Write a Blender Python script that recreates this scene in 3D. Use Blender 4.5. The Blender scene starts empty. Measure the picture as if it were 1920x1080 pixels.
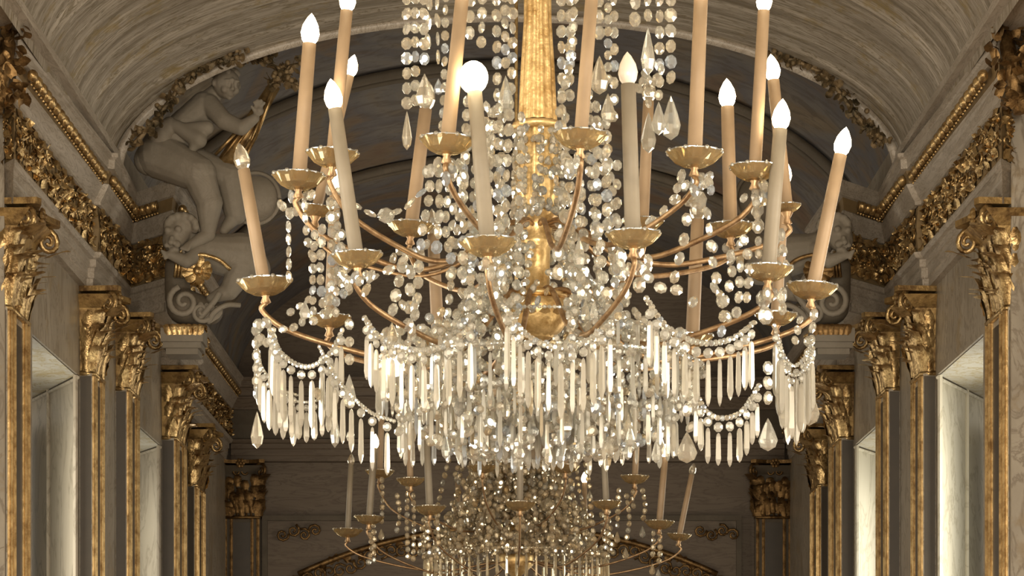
import bpy, math, random
from mathutils import Vector, Matrix, Quaternion
random.seed(7)
PI = math.pi
C = bpy.context.scene
COL = C.collection

# ------------------------------------------------------------------ camera, exposure, world, lights
F = 5000.0          # focal length in pixels of the 1920 px frame
CX, CY = 952.0, 1420.0
EYE = 1.6
cam_d = bpy.data.cameras.new('camera'); cam = bpy.data.objects.new('camera', cam_d); COL.objects.link(cam)
cam_d.sensor_width = 36.0; cam_d.lens = F/1920*36
cam_d.shift_x = (960-CX)/1920; cam_d.shift_y = (CY-540)/1920
cam_d.clip_start = 0.05; cam_d.clip_end = 200
cam.location = (0, 0, EYE); cam.rotation_euler = (PI/2, 0, 0)
C.camera = cam
vs = C.view_settings
vs.view_transform = 'Standard'; vs.look = 'None'; vs.gamma = 1; vs.use_curve_mapping = False
vs.exposure = 0.38
cy = C.cycles
cy.caustics_reflective = False; cy.caustics_refractive = False
cy.sample_clamp_indirect = 4.0; cy.max_bounces = 10; cy.transmission_bounces = 8; cy.transparent_max_bounces = 16
cy.diffuse_bounces = 5; cy.glossy_bounces = 4

wd = bpy.data.worlds.new('world'); C.world = wd; wd.use_nodes = True
wd.node_tree.nodes['Background'].inputs[0].default_value = (0.80, 0.74, 0.62, 1)
wd.node_tree.nodes['Background'].inputs[1].default_value = 0.5

def area(name, loc, rot, sx, sy, power, color):
    l = bpy.data.lights.new(name, 'AREA'); l.shape = 'RECTANGLE'; l.size = sx; l.size_y = sy
    l.energy = power; l.color = color
    o = bpy.data.objects.new(name, l); COL.objects.link(o); o.location = loc; o.rotation_euler = rot
    return o
# fill lights added behind the camera, standing in for windows at the near end
area('near_end_fill', (-1.7, -4.5, 2.9), (PI/2, 0, 0), 1.3, 3.6, 620, (1.0, 0.90, 0.74))
area('near_end_fill', (1.7, -4.5, 2.9), (PI/2, 0, 0), 1.3, 3.6, 620, (1.0, 0.90, 0.74))
# daylight of the side windows, inside their recesses
for (x, y, pw) in ((-3.75, 19.6, 30), (-3.7, 24.0, 16), (3.75, 19.6, 46), (3.7, 24.0, 28)):
    area('window_and_fill_light', (x, y-.2, 2.6), (PI/2, 0, -PI/2 if x < 0 else PI/2), 1.2, 3.0, pw, (1.0, 0.97, 0.84))
for (x, y, pw) in ((-3.2, 4.0, 110), (-3.2, 8.5, 110), (-3.2, 13, 110), (-3.3, 26.7, 75), (3.2, 4.0, 110), (3.2, 8.5, 110), (3.2, 13, 110), (3.3, 26.7, 75)):  # unseen fill lights added before solid wall, near and far; no windows there
    area('window_and_fill_light', (x, y, 2.6), (PI/2, 0, -PI/2 if x < 0 else PI/2), 1.4, 3.4, pw, (1.0, 0.90, 0.74))

# ------------------------------------------------------------------ helpers
def P(px, py, Y):
    return Vector(((px-CX)/F*Y, Y, EYE+(CY-py)/F*Y))

def tag(o, label=None, cat=None, group=None, kind=None):
    if label: o['label'] = label
    if cat: o['category'] = cat
    if group: o['group'] = group
    if kind: o['kind'] = kind
    return o

def empty(name, loc, parent=None):
    o = bpy.data.objects.new(name, None); COL.objects.link(o); o.location = loc
    o.empty_display_size = 0.1
    if parent: o.parent = parent
    return o

def worldloc(o):
    v = Vector((0, 0, 0))
    while o is not None:
        v += o.location; o = o.parent
    return v

class MB:
    def __init__(s): s.v = []; s.f = []
    def add(s, vs, fs):
        b = len(s.v); s.v += [Vector(v) for v in vs]; s.f += [tuple(b+i for i in f) for f in fs]
    def mirror_x(s):
        s.v = [Vector((-v.x, v.y, v.z)) for v in s.v]; s.f = [tuple(reversed(f)) for f in s.f]; return s
    def box(s, a, b):
        x0, y0, z0 = a; x1, y1, z1 = b
        s.add([(x0,y0,z0),(x1,y0,z0),(x1,y1,z0),(x0,y1,z0),(x0,y0,z1),(x1,y0,z1),(x1,y1,z1),(x0,y1,z1)],
              [(0,3,2,1),(4,5,6,7),(0,1,5,4),(1,2,6,5),(2,3,7,6),(3,0,4,7)])
    def prism_plan(s, pts, z0, z1):
        n = len(pts)
        s.add([(p[0],p[1],z0) for p in pts]+[(p[0],p[1],z1) for p in pts],
              [tuple(reversed(range(n))), tuple(range(n, 2*n))]+[(i,(i+1)%n,n+(i+1)%n,n+i) for i in range(n)])
    def tube(s, pts, r, n=6, caps=True):
        pts = [Vector(p) for p in pts]; m = len(pts)
        rs = r if isinstance(r, (list, tuple)) else [r]*m
        t0 = (pts[1]-pts[0]).normalized()
        u = t0.orthogonal().normalized()
        vv = []; prev = t0
        for i, p in enumerate(pts):
            t = (pts[min(i+1, m-1)]-pts[max(i-1, 0)]).normalized()
            q = prev.rotation_difference(t); u = (q @ u).normalized(); prev = t
            w = t.cross(u)
            for k in range(n):
                a = 2*PI*k/n
                vv.append(p+(u*math.cos(a)+w*math.sin(a))*rs[i])
        ff = []
        for i in range(m-1):
            for k in range(n):
                ff.append((i*n+k, i*n+(k+1)%n, (i+1)*n+(k+1)%n, (i+1)*n+k))
        if caps:
            ff.append(tuple(reversed(range(n)))); ff.append(tuple(range((m-1)*n, m*n)))
        s.add(vv, ff)
    def lathe(s, prof, o, axis=Vector((0,0,1)), n=12, scallop=0, sn=8, closed=False, spin=0):
        o = Vector(o); axis = Vector(axis).normalized(); u = axis.orthogonal().normalized()
        if spin: u = Quaternion(axis, spin) @ u
        w = axis.cross(u)
        vv = []
        for (r, z, *sc) in prof:
            for k in range(n):
                a = 2*PI*k/n
                rr = r*(1+(scallop*sc[0] if sc else 0)*math.cos(a*sn))
                vv.append(o+axis*z+(u*math.cos(a)+w*math.sin(a))*max(rr, 1e-5))
        m = len(prof); ff = []
        for i in range(m-1):
            for k in range(n):
                ff.append((i*n+k, i*n+(k+1)%n, (i+1)*n+(k+1)%n, (i+1)*n+k))
        if closed:
            for k in range(n):
                ff.append(((m-1)*n+k, (m-1)*n+(k+1)%n, (k+1)%n, k))
        s.add(vv, ff)
    def ball(s, c, r, n=10, m=6):
        c = Vector(c); rx = r if isinstance(r, tuple) else (r, r, r)
        vv = []
        for i in range(1, m):
            t = PI*i/m
            for k in range(n):
                a = 2*PI*k/n
                vv.append(c+Vector((rx[0]*math.sin(t)*math.cos(a), rx[1]*math.sin(t)*math.sin(a), rx[2]*math.cos(t))))
        ff = []
        for i in range(m-2):
            for k in range(n):
                ff.append((i*n+k, (i+1)*n+k, (i+1)*n+(k+1)%n, i*n+(k+1)%n))
        b = len(vv); vv += [c+Vector((0,0,rx[2])), c-Vector((0,0,rx[2]))]
        for k in range(n):
            ff.append((b, k, (k+1)%n)); ff.append((b+1, (m-2)*n+(k+1)%n, (m-2)*n+k))
        s.add(vv, ff)
    def bead(s, c, t, r, l, n=6):
        """faceted crystal bead centred at c, long half-axis l along t"""
        t = Vector(t).normalized(); c = Vector(c)
        nn = Vector((random.gauss(0, .45), -1, random.gauss(0, .2)))
        w = t.cross(nn)
        if w.length < .1: w = t.orthogonal()
        w.normalize(); nn = w.cross(t).normalized()
        vv = []
        for (k, d) in ((.52, .5), (1, .06), (1, -.06), (.52, -.5)):
            for i in range(8):
                a = 2*PI*(i+.5)/8
                vv.append(c+w*math.cos(a)*r*k+t*math.sin(a)*l*k+nn*d*r)
        ff = [tuple(range(8)), tuple(reversed(range(24, 32)))]
        for q_ in range(3):
            for i in range(8): ff.append((q_*8+i, (q_+1)*8+i, (q_+1)*8+(i+1)%8, q_*8+(i+1)%8))
        s.add(vv, ff)
    def spear(s, top, L, r, n=6, d=Vector((0,0,-1))):
        s.lathe([(0, 0), (r*.55, L*.04), (r*.8, L*.12), (r, L*.8), (r*.6, L*.93), (0, L)], top, d, n, spin=random.uniform(.01, 6))
    def drop(s, top, L, r, n=8, d=Vector((0,0,-1))):
        s.lathe([(0, 0), (r*.3, L*.15), (r*.7, L*.42), (r, L*.68), (r*.75, L*.88), (0, L)], top, d, n, spin=random.uniform(.01, 6))
    def leaf(s, o, up, out, h, w, curl=1.0, seg=6, lobes=2.5):
        """acanthus leaf: rises along up, tip curls towards out"""
        o = Vector(o); up = Vector(up).normalized(); out = Vector(out).normalized(); side = up.cross(out).normalized()
        rows = []; 
        for i in range(seg+1):
            t = i/seg
            a = t*t*curl*2.3
            zz = h*(t*.95-.5*curl*max(0, t-.62)*1.7)
            oo = h*(.12*t+.27*curl*t**2.6)
            ww = w*.5*(.75+.45*math.sin(PI*min(1, t*1.15)))*(1-.42*t**4)*(1+.13*math.cos(lobes*2*PI*t+1))
            base = o+up*zz+out*oo
            rows.append([base-side*ww-out*w*.06, base-side*ww*.5+out*w*.05, base+out*w*.13, base+side*ww*.5+out*w*.05, base+side*ww-out*w*.06])
        vv = [p for r_ in rows for p in r_]; ff = []
        for i in range(seg):
            for k in range(4):
                ff.append((i*5+k, i*5+k+1, (i+1)*5+k+1, (i+1)*5+k))
        s.add(vv, ff)
    def spiral(s, c, u, w, r, thick, turns=1.6, a0=0, n=22, sides=5, sgn=1):
        c = Vector(c); u = Vector(u); w = Vector(w); pts = []; rs = []
        for i in range(n+1):
            t = i/n; a = a0+sgn*turns*2*PI*t; rr = r*(1-t*.88)
            pts.append(c+(u*math.cos(a)+w*math.sin(a))*rr+u.cross(w)*thick*.6*t); rs.append(thick*(1-.35*t))
        s.tube(pts, rs, sides)
    def build(s, name, mat, parent=None, smooth=False):
        off = worldloc(parent) if parent else Vector((0,0,0))
        me = bpy.data.meshes.new(name); me.from_pydata([tuple(v-off) for v in s.v], [], s.f)
        me.materials.append(mat)
        if smooth: me.polygons.foreach_set('use_smooth', [True]*len(me.polygons))
        me.validate(); me.update()
        o = bpy.data.objects.new(name, me); COL.objects.link(o)
        if parent: o.parent = parent
        return o

def crom(pts, k=8):
    pts = [Vector(p) for p in pts]
    if len(pts) < 3:
        return [pts[0].lerp(pts[1], i/k) for i in range(k+1)]
    q = [2*pts[0]-pts[1]]+pts+[2*pts[-1]-pts[-2]]; out = []
    for i in range(1, len(q)-2):
        for j in range(k):
            t = j/k; a, b, c, d = q[i-1], q[i], q[i+1], q[i+2]
            out.append(.5*((2*b)+(c-a)*t+(2*a-5*b+4*c-d)*t*t+(3*b-a-3*c+d)*t**3))
    out.append(pts[-1]); return out

def resample(pts, step):
    out = [(pts[0], (pts[1]-pts[0]).normalized())]; acc = 0
    for a, b in zip(pts, pts[1:]):
        L = (b-a).length
        if L < 1e-9: continue
        d = step-acc
        while d <= L:
            out.append((a.lerp(b, d/L), (b-a)/L)); d += step
        acc = L-(d-step)
    return out

# ------------------------------------------------------------------ materials
def newmat(name):
    m = bpy.data.materials.new(name); m.use_nodes = True
    nt = m.node_tree; nt.nodes.clear()
    out = nt.nodes.new('ShaderNodeOutputMaterial')
    return m, nt, out
def N(nt, t, **kw):
    n = nt.nodes.new(t)
    for k, v in kw.items():
        if k in n.inputs: n.inputs[k].default_value = v
        else: setattr(n, k, v)
    return n
def coords(nt, scale=(1,1,1), rot=(0,0,0)):
    g = nt.nodes.new('ShaderNodeNewGeometry'); mp = nt.nodes.new('ShaderNodeMapping')
    mp.inputs['Scale'].default_value = scale; mp.inputs['Rotation'].default_value = rot
    nt.links.new(g.outputs['Position'], mp.inputs['Vector']); return mp.outputs[0]
def ramp(nt, fac, stops):
    r = nt.nodes.new('ShaderNodeValToRGB'); e = r.color_ramp.elements
    while len(e) < len(stops): e.new(0.5)
    for el, (p, c) in zip(e, stops): el.position = p; el.color = (*c, 1)
    nt.links.new(fac, r.inputs[0]); return r.outputs[0]
def mixc(nt, fac, a, b, mode='MIX'):
    m = nt.nodes.new('ShaderNodeMix'); m.data_type = 'RGBA'; m.blend_type = mode
    for s_, v in ((0, fac), (6, a), (7, b)):
        if isinstance(v, (int, float)): m.inputs[s_].default_value = v
        elif isinstance(v, tuple): m.inputs[s_].default_value = (*v, 1)
        else: nt.links.new(v, m.inputs[s_])
    return m.outputs[2]

def marble(name, c0, c1, vein, scale=(1,1,1), vscale=2.0, rough=.45, stain=None, bump=.0):
    m, nt, out = newmat(name)
    v = coords(nt, scale)
    n1 = N(nt, 'ShaderNodeTexNoise', Scale=vscale, Detail=8.0, Roughness=.62, Distortion=.6); nt.links.new(v, n1.inputs['Vector'])
    base = ramp(nt, n1.outputs[0], [(.32, c0), (.62, c1)])
    n2 = N(nt, 'ShaderNodeTexNoise', Scale=vscale*1.9, Detail=6.0, Roughness=.6, Distortion=2.2); nt.links.new(v, n2.inputs['Vector'])
    vf = ramp(nt, n2.outputs[0], [(.46, (0,0,0)), (.5, (1,1,1)), (.54, (0,0,0))])
    col = mixc(nt, vf, base, vein)
    if stain:
        v3 = coords(nt, (1,1,1))
        n3 = N(nt, 'ShaderNodeTexNoise', Scale=2.6, Detail=5.0, Roughness=.7); nt.links.new(v3, n3.inputs['Vector'])
        sf = ramp(nt, n3.outputs[0], [(.56, (0,0,0)), (.68, (.8,.8,.8))])
        col = mixc(nt, sf, col, stain)
    b = N(nt, 'ShaderNodeBsdfPrincipled', Roughness=rough)
    nt.links.new(col, b.inputs['Base Color'])
    if bump:
        bp = N(nt, 'ShaderNodeBump', Strength=bump, Distance=.02); nt.links.new(n1.outputs[0], bp.inputs['Height']); nt.links.new(bp.outputs[0], b.inputs['Normal'])
    nt.links.new(b.outputs[0], out.inputs[0]); return m

def gilt(name, c0, c1, rough=.36, bump=.5, scale=14, metallic=.85):
    m, nt, out = newmat(name)
    v = coords(nt)
    n1 = N(nt, 'ShaderNodeTexNoise', Scale=float(scale), Detail=6.0, Roughness=.7); nt.links.new(v, n1.inputs['Vector'])
    col = ramp(nt, n1.outputs[0], [(.36, c0), (.58, c1)])
    b = N(nt, 'ShaderNodeBsdfPrincipled', Roughness=rough, Metallic=metallic)
    nt.links.new(col, b.inputs['Base Color'])
    n2 = N(nt, 'ShaderNodeTexNoise', Scale=float(scale)*3, Detail=3.0); nt.links.new(v, n2.inputs['Vector'])
    bp = N(nt, 'ShaderNodeBump', Strength=bump, Distance=.012); nt.links.new(n2.outputs[0], bp.inputs['Height']); nt.links.new(bp.outputs[0], b.inputs['Normal'])
    nt.links.new(b.outputs[0], out.inputs[0]); return m

def plain(name, col, rough=.5, metallic=0, spec=.5):
    m, nt, out = newmat(name)
    v = coords(nt)
    n1 = N(nt, 'ShaderNodeTexNoise', Scale=9.0, Detail=4.0); nt.links.new(v, n1.inputs['Vector'])
    c = ramp(nt, n1.outputs[0], [(.3, tuple(x*.86 for x in col)), (.7, tuple(min(1, x*1.1) for x in col))])
    b = N(nt, 'ShaderNodeBsdfPrincipled', Roughness=rough, Metallic=metallic)
    nt.links.new(c, b.inputs['Base Color'])
    nt.links.new(b.outputs[0], out.inputs[0]); return m

def crystal(name, tint=(.95,.96,.95), body=.20, gloss=.34, clear=.52, rough=.02, ior=1.5):
    """cut glass: clear refraction, mirror-like facets and a little milky body"""
    m, nt, out = newmat(name)
    g = nt.nodes.new('ShaderNodeNewGeometry')
    isl = g.outputs['Random Per Island']
    hue = ramp(nt, isl, [(0, (.99,.93,.82)), (.35, (1,.98,.93)), (.8, (.98,.97,.92)), (.93, (.84,.9,1)), (1, (1,.86,.62))])  # rare blue and amber islands put dispersed light into the tint
    col = mixc(nt, 1.0, hue, tint, 'MULTIPLY')
    gl = N(nt, 'ShaderNodeBsdfGlass', Roughness=rough, IOR=ior); nt.links.new(col, gl.inputs['Color'])
    gs = N(nt, 'ShaderNodeBsdfGlossy', Roughness=rough+.05); nt.links.new(col, gs.inputs['Color'])
    tr = N(nt, 'ShaderNodeBsdfTransparent'); tr.inputs[0].default_value = (*tint, 1)
    df = N(nt, 'ShaderNodeBsdfDiffuse'); nt.links.new(col, df.inputs['Color'])
    tl = N(nt, 'ShaderNodeBsdfTranslucent'); nt.links.new(col, tl.inputs['Color'])
    md = N(nt, 'ShaderNodeMixShader', Fac=.5); nt.links.new(df.outputs[0], md.inputs[1]); nt.links.new(tl.outputs[0], md.inputs[2])
    m1 = N(nt, 'ShaderNodeMixShader', Fac=gloss/(gloss+body)); nt.links.new(md.outputs[0], m1.inputs[1]); nt.links.new(gs.outputs[0], m1.inputs[2])
    m2 = N(nt, 'ShaderNodeMixShader', Fac=.35); nt.links.new(gl.outputs[0], m2.inputs[1]); nt.links.new(tr.outputs[0], m2.inputs[2])
    m3 = N(nt, 'ShaderNodeMixShader', Fac=clear); nt.links.new(m1.outputs[0], m3.inputs[1]); nt.links.new(m2.outputs[0], m3.inputs[2])
    nt.links.new(m3.outputs[0], out.inputs[0]); return m

def emit(name, col, st):
    m, nt, out = newmat(name)
    lw = N(nt, 'ShaderNodeEmission', Strength=st); lw.inputs[0].default_value = (*col, 1)
    nt.links.new(lw.outputs[0], out.inputs[0]); return m

M = {}
M['wall'] = marble('grey_beige_marble', (.29,.245,.185), (.42,.365,.285), (.24,.195,.14), (1,1,.55), 1.6, .4, (.3,.22,.12))
M['stained'] = marble('stained_pale_marble', (.40,.34,.25), (.52,.46,.36), (.28,.2,.11), (1,1,.5), 2.2, .4, (.3,.2,.1))
M['trim'] = marble('cornice_marble', (.36,.305,.24), (.52,.455,.375), (.29,.24,.18), (2.5,.35,2.5), 3.0, .42)
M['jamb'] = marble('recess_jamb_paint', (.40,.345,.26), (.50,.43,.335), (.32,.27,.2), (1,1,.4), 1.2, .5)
M['jamb_lit'] = marble('lit_recess_paint', (.60,.55,.43), (.70,.65,.53), (.5,.45,.34), (1,1,.4), 1.2, .5)  # jamb colour lightened for daylight on the right side; window frames share it
M['soffit'] = marble('recess_soffit_paint', (.5,.47,.4), (.6,.57,.49), (.42,.33,.15), (1,1,1), 2.0, .5, (.42,.32,.14))
M['vault'] = marble('near_vault_marbling', (.17,.135,.09), (.50,.435,.35), (.15,.115,.06), (.35,3.0,.35), 2.2, .6, (.27,.19,.06))
M['gold'] = gilt('gilt_carving', (.26,.15,.055), (.74,.53,.25), .36)
M['gold_trim'] = gilt('gilt_moulding', (.30,.18,.07), (.62,.43,.2), .42, .3, 8)
M['frieze_back'] = plain('brown_bole_ground', (.24,.16,.07), .7)
M['bole'] = gilt('brown_gilt_ground', (.14,.075,.025), (.42,.27,.10), .5, .4, 10, .6)  # browner gilt for bell and abacus, set against the leaves
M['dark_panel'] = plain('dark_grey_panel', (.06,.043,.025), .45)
M['dark_gold'] = gilt('dark_gilt', (.10,.055,.02), (.33,.2,.08), .5, .5, 10)  # also the shaded copy of the gilt on the right-hand carvings
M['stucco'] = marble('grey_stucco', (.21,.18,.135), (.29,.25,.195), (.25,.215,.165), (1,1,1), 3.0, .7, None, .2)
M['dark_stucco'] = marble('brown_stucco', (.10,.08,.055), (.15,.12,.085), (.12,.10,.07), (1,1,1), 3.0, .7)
M['candle'] = plain('ivory_candle_tube', (.34,.24,.145), .5)
M['candle_grey'] = plain('grey_ivory_candle_tube', (.26,.22,.16), .5)
M['brass'] = gilt('gilt_brass_arm', (.24,.145,.075), (.46,.31,.17), .42, .15, 20)
M['stem_gold'] = gilt('gilt_stem', (.48,.29,.10), (.84,.61,.29), .38, .25, 16, .7)
M['bulb'] = emit('lit_bulb', (1.0, .76, .46), 16.0)
M['bulb_hot'] = emit('brightest_lit_bulb', (1.0, .80, .48), 16.0)
M['opal'] = plain('opal_bulb_glass', (.85,.78,.66), .25)
M['clear_glass'] = crystal('clear_bulb_glass', (.95,.92,.86), .12, .35, .6, .0, 1.45)
M['amber'] = crystal('honey_glass_pan', (.86,.74,.50), .26, .26, .66, .05)
M['crystal'] = crystal('cut_crystal')
M['crystal_bright'] = crystal('bright_cut_crystal', (.89,.885,.86), .28, .13, .54, .08)
M['crystal_far'] = crystal('far_cut_crystal', (.86,.80,.68), .28, .30, .48)
M['floor'] = plain('parquet', (.18,.11,.06), .3)
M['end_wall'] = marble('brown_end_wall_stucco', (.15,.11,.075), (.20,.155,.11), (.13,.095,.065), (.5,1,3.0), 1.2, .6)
M['foliage'] = gilt('bronzed_foliage', (.06,.045,.02), (.26,.18,.09), .6, .4, 9, .3)

def fresco():
    m, nt, out = newmat('vault_fresco')
    v = coords(nt, (.6,.45,.6))
    n1 = N(nt, 'ShaderNodeTexNoise', Scale=1.5, Detail=7.0, Roughness=.55, Distortion=.8); nt.links.new(v, n1.inputs['Vector'])
    base = ramp(nt, n1.outputs[0], [(.25, (.15,.075,.05)), (.40, (.20,.15,.10)), (.47, (.15,.14,.14)), (.55, (.20,.185,.165)), (.64, (.22,.17,.11)), (.75, (.33,.28,.20))])
    v2 = coords(nt, (1.2,2.2,1.2))
    n2 = N(nt, 'ShaderNodeTexNoise', Scale=2.2, Detail=8.0, Roughness=.65, Distortion=1.5); nt.links.new(v2, n2.inputs['Vector'])
    col = mixc(nt, ramp(nt, n2.outputs[0], [(.5, (0,0,0)), (.62, (.55,.55,.55))]), base, (.10,.075,.055))
    b = N(nt, 'ShaderNodeBsdfPrincipled', Roughness=.75)
    nt.links.new(col, b.inputs['Base Color']); nt.links.new(b.outputs[0], out.inputs[0]); return m
M['fresco'] = fresco()

def struct(name, mb, mat, mirror=False, smooth=False):
    if mirror: mb.mirror_x()
    return tag(mb.build(name, mat, None, smooth), kind='structure')

# ------------------------------------------------------------------ the hall
fl = MB(); fl.box((-4.2, -6, -.1), (4.2, 32.4, 0)); struct('floor', fl, M['floor'])
XW = 3.21
def side_wall(mir):
    side = 'right' if mir else 'left'
    w = MB()   # main marble wall, openings left free
    def blk(pts, z0, z1): w.prism_plan(pts, z0, z1)
    blk([(-3.30,-6),(-3.30,17.0),(-4.1,17.0),(-4.1,-6)], 0, 6.6)
    blk([(-3.21,17.0),(-3.21,18.0),(-3.86,17.5),(-4.1,17.5),(-4.1,17.0)], 0, 6.6)
    blk([(-3.21,18.0),(-3.21,19.94),(-3.86,21.4),(-4.1,21.4),(-4.1,17.5),(-3.86,17.5)], 4.46, 6.6)  # over first recess
    blk([(-3.21,19.94),(-3.21,20.5),(-3.117,20.5),(-3.117,22.2),(-3.7,22.0),(-3.86,21.4)], 0, 6.6)
    blk([(-3.117,22.2),(-3.12,24.0),(-3.7,25.2),(-4.1,25.2),(-4.1,21.4),(-3.86,21.4),(-3.7,22.0)], 4.41, 6.6)
    blk([(-3.12,24.0),(-3.12,25.3),(-3.36,25.3),(-3.36,32.2),(-4.1,32.2),(-4.1,25.2),(-3.7,25.2)], 0, 6.6)
    struct('wall_'+side, w, M['wall'], mir)
    j = MB()   # painted splayed jambs and their slim mouldings
    for (x0,y0,x1,y1,z) in ((-3.21,19.94,-3.86,21.4,4.455),(-3.12,24.0,-3.7,25.2,4.405)):
        e = .012
        j.add([(x0,y0-e,0),(x1,y1-e,0),(x1,y1-e,z),(x0,y0-e,z)], [(0,1,2,3)])
        t = .55; a = Vector((x0+(x1-x0)*t, y0+(y1-y0)*t-.03, 0))
        j.tube([a, a+Vector((0,0,z))], .018, 6)
        a = Vector((x0-.02, y0-.02, 0)); j.tube([a, a+Vector((0,0,z))], .02, 6)
        a = Vector((x0,y0-.03,z-.02)); b = Vector((x1,y1-.03,z-.02)); j.tube([a, b], .014, 6)
    struct('trim_26' if not mir else 'trim_27', j, M['jamb_lit'] if mir else M['jamb'], mir)
    s = MB()
    s.add([(-3.23,18.02,4.455),(-3.23,19.92,4.455),(-3.86,21.38,4.455),(-3.86,17.52,4.455)], [(0,1,2,3)])
    s.add([(-3.14,22.22,4.405),(-3.14,23.98,4.405),(-3.7,25.18,4.405),(-3.7,22.02,4.405)], [(0,1,2,3)])
    struct('ceiling_recess_'+side, s, M['soffit'], mir)
    # tall windows at the back of each recess
    for n, (y0, y1, x, z1) in enumerate(((17.75, 21.2, -3.9, 4.2), (22.1, 25.0, -3.82, 4.2))):
        fr = MB()
        for yy in (y0, (y0+y1)/2, y1): fr.box((x-.03, yy-.035, .3), (x+.03, yy+.035, z1))
        for zz in (.3, 1.6, 2.9, z1): fr.box((x-.028, y0, zz-.03), (x+.028, y1, zz+.03))
        r = struct('window_%d' % (n+1+(2 if mir else 0)), fr, M['jamb_lit'], mir)
        pn = MB(); pn.box((x-.01, y0, .3), (x-.004, y1, z1))
        if mir: pn.mirror_x()
        pn.build('pane', M['clear_glass'], r)
side_wall(False); side_wall(True)

# entablature ------------------------------------------------------
PATH = [(-3.34,6.0),(-3.34,17.25),(-3.13,16.9),(-3.12,19.98),(-3.075,20.0),(-3.05,21.55),(-2.68,21.05),(-2.70,22.6),(-3.1,22.7),(-3.1,24.0),(-2.93,24.0),(-2.93,25.4),(-3.3,25.4),(-3.3,31.75)]
def offset_path(path, d):
    out = []; n = len(path)
    for i, p in enumerate(path):
        ds = []
        if i > 0: a = Vector(path[i])-Vector(path[i-1]); ds.append(a.normalized())
        if i < n-1: a = Vector(path[i+1])-Vector(path[i]); ds.append(a.normalized())
        ns = [Vector((q.y, -q.x)) for q in ds]
        if len(ns) == 1: out.append(Vector(p)+ns[0]*d); continue
        b = ns[0]+ns[1]
        if b.length < .2: out.append(Vector(p)+ns[0]*d); continue
        b.normalize(); k = min(1.9, 1/max(.3, b.dot(ns[0])))
        out.append(Vector(p)+b*d*k)
    return out
def sweep(path, prof):
    mb = MB(); rows = []
    for (d, z) in prof:
        rows.append([(q.x, q.y, z) for q in offset_path(path, d)])
    n = len(path); vv = [p for r in rows for p in r]; ff = []
    for i in range(len(prof)-1):
        for k in range(n-1):
            ff.append((i*n+k, (i+1)*n+k, (i+1)*n+k+1, i*n+k+1))
    mb.add(vv, ff); return mb
ARCH = [(-.35,5.13),(-.04,5.13),(-.04,5.19),(-.03,5.20),(-.03,5.27),(-.015,5.28),(-.015,5.335),(.015,5.345),(.03,5.37),(.03,5.385),(0,5.395)]
FRZ = [(-.005,5.395),(.0,5.45),(.012,5.56),(.0,5.68),(-.005,5.735)]
COR = [(0,5.735),(.025,5.74),(.025,5.765),(.04,5.785),(.085,5.86),(.095,5.885),(.075,5.895)]
EGG = [(.075,5.895),(.082,5.94),(.10,5.985)]
TOP = [(.10,5.985),(.14,5.992),(.145,6.06),(.17,6.075),(.17,6.105),(-.45,6.13)]

def frieze_ornament(mb, path):
    for (a, b) in zip(path, path[1:]):
        a = Vector((*a, 0)); b = Vector((*b, 0)); L = (b-a).length
        if L < .3 or a.y < 10 and b.y < 12: continue
        d = (b-a)/L; nrm = Vector((d.y, -d.x, 0))
        y0 = 0
        if a.y < 15: continue
        k = int(L/(.27 if abs(d.y) > .9 else .12)); st = L/max(1, k)
        for i in range(k):
            c = a+d*(i+.5)*st+Vector((0,0,5.565+random.uniform(-.012,.012)))+nrm*.012
            s = 1 if i % 2 == 0 else -1
            U = Vector((0,0,1)); ru = random.uniform
            mb.spiral(c+d*.01-U*.04*s, d*2.2, U, .055, .011, 1.4, PI*.5*s, 12, 4, s)
            mb.spiral(c-d*.08+U*.09*s, d*2.2, U, .036, .009, 1.3, PI*.2*s, 10, 4, -s)
            for q_ in range(17):
                p = c+d*ru(-.14,.14)+U*ru(-.14,.14)
                v = d*ru(-1.8,1.8)+U*ru(-1,1)
                mb.leaf(p, v, nrm, ru(.06,.11), ru(.03,.055), ru(.5,1.1), 3)
            mb.leaf(c-U*.155, U+d*.2*s, nrm, .1, .12, 1.0, 4)
            mb.leaf(c+U*.165, -U-d*.2*s, nrm, .1, .12, 1.0, 4)
            mb.ball(c+nrm*.015+U*.07*s, .015, 6, 4)
def eggs(mb, path):
    for (a, b) in zip(path, path[1:]):
        a = Vector((*a, 0)); b = Vector((*b, 0)); L = (b-a).length
        if a.y < 15 or L < .2: continue
        d = (b-a)/L; nrm = Vector((d.y, -d.x, 0)); k = max(2, int(L/(.17 if abs(d.y) > .9 else .085))); st = L/k
        for i in range(k):
            c = a+d*(i+.5)*st+nrm*.105+Vector((0,0,5.94))
            mb.ball(c, (.036,.06,.04), 8, 6) if abs(d.y) > .8 else mb.ball(c, (.04,.036,.04), 8, 6)
            mb.tube([c+d*st*.5+Vector((0,0,.04)), c+d*st*.5+nrm*.012, c+d*st*.5-Vector((0,0,.04))], .008, 4)
            mb.ball(c-Vector((0,0,.055))-nrm*.01, .011, 5, 4)
            mb.ball(c-Vector((0,0,.055))-nrm*.01+d*st*.5, .011, 5, 4)
for mir in (False, True):
    k = 0 if not mir else 10
    struct('trim_%d' % (k+1), sweep(PATH, ARCH), M['trim'], mir)
    f = sweep(PATH, FRZ); struct('trim_%d' % (k+2), f, M['frieze_back'], mir)
    g = MB(); frieze_ornament(g, PATH); struct('trim_%d' % (k+3), g, M['gold'], mir, True)
    c = sweep(PATH, COR); c2 = sweep(PATH, TOP); c.add(c2.v, c2.f); struct('trim_%d' % (k+4), c, M['trim'], mir)
    struct('trim_%d' % (k+5) if not mir else 'trim_25', sweep(PATH, EGG), M['frieze_back'], mir)
    e = MB(); eggs(e, PATH); struct('trim_%d' % (k+6), e, M['gold'], mir, True)
ep = [(-3.3,31.75),(3.3,31.75)]
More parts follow.
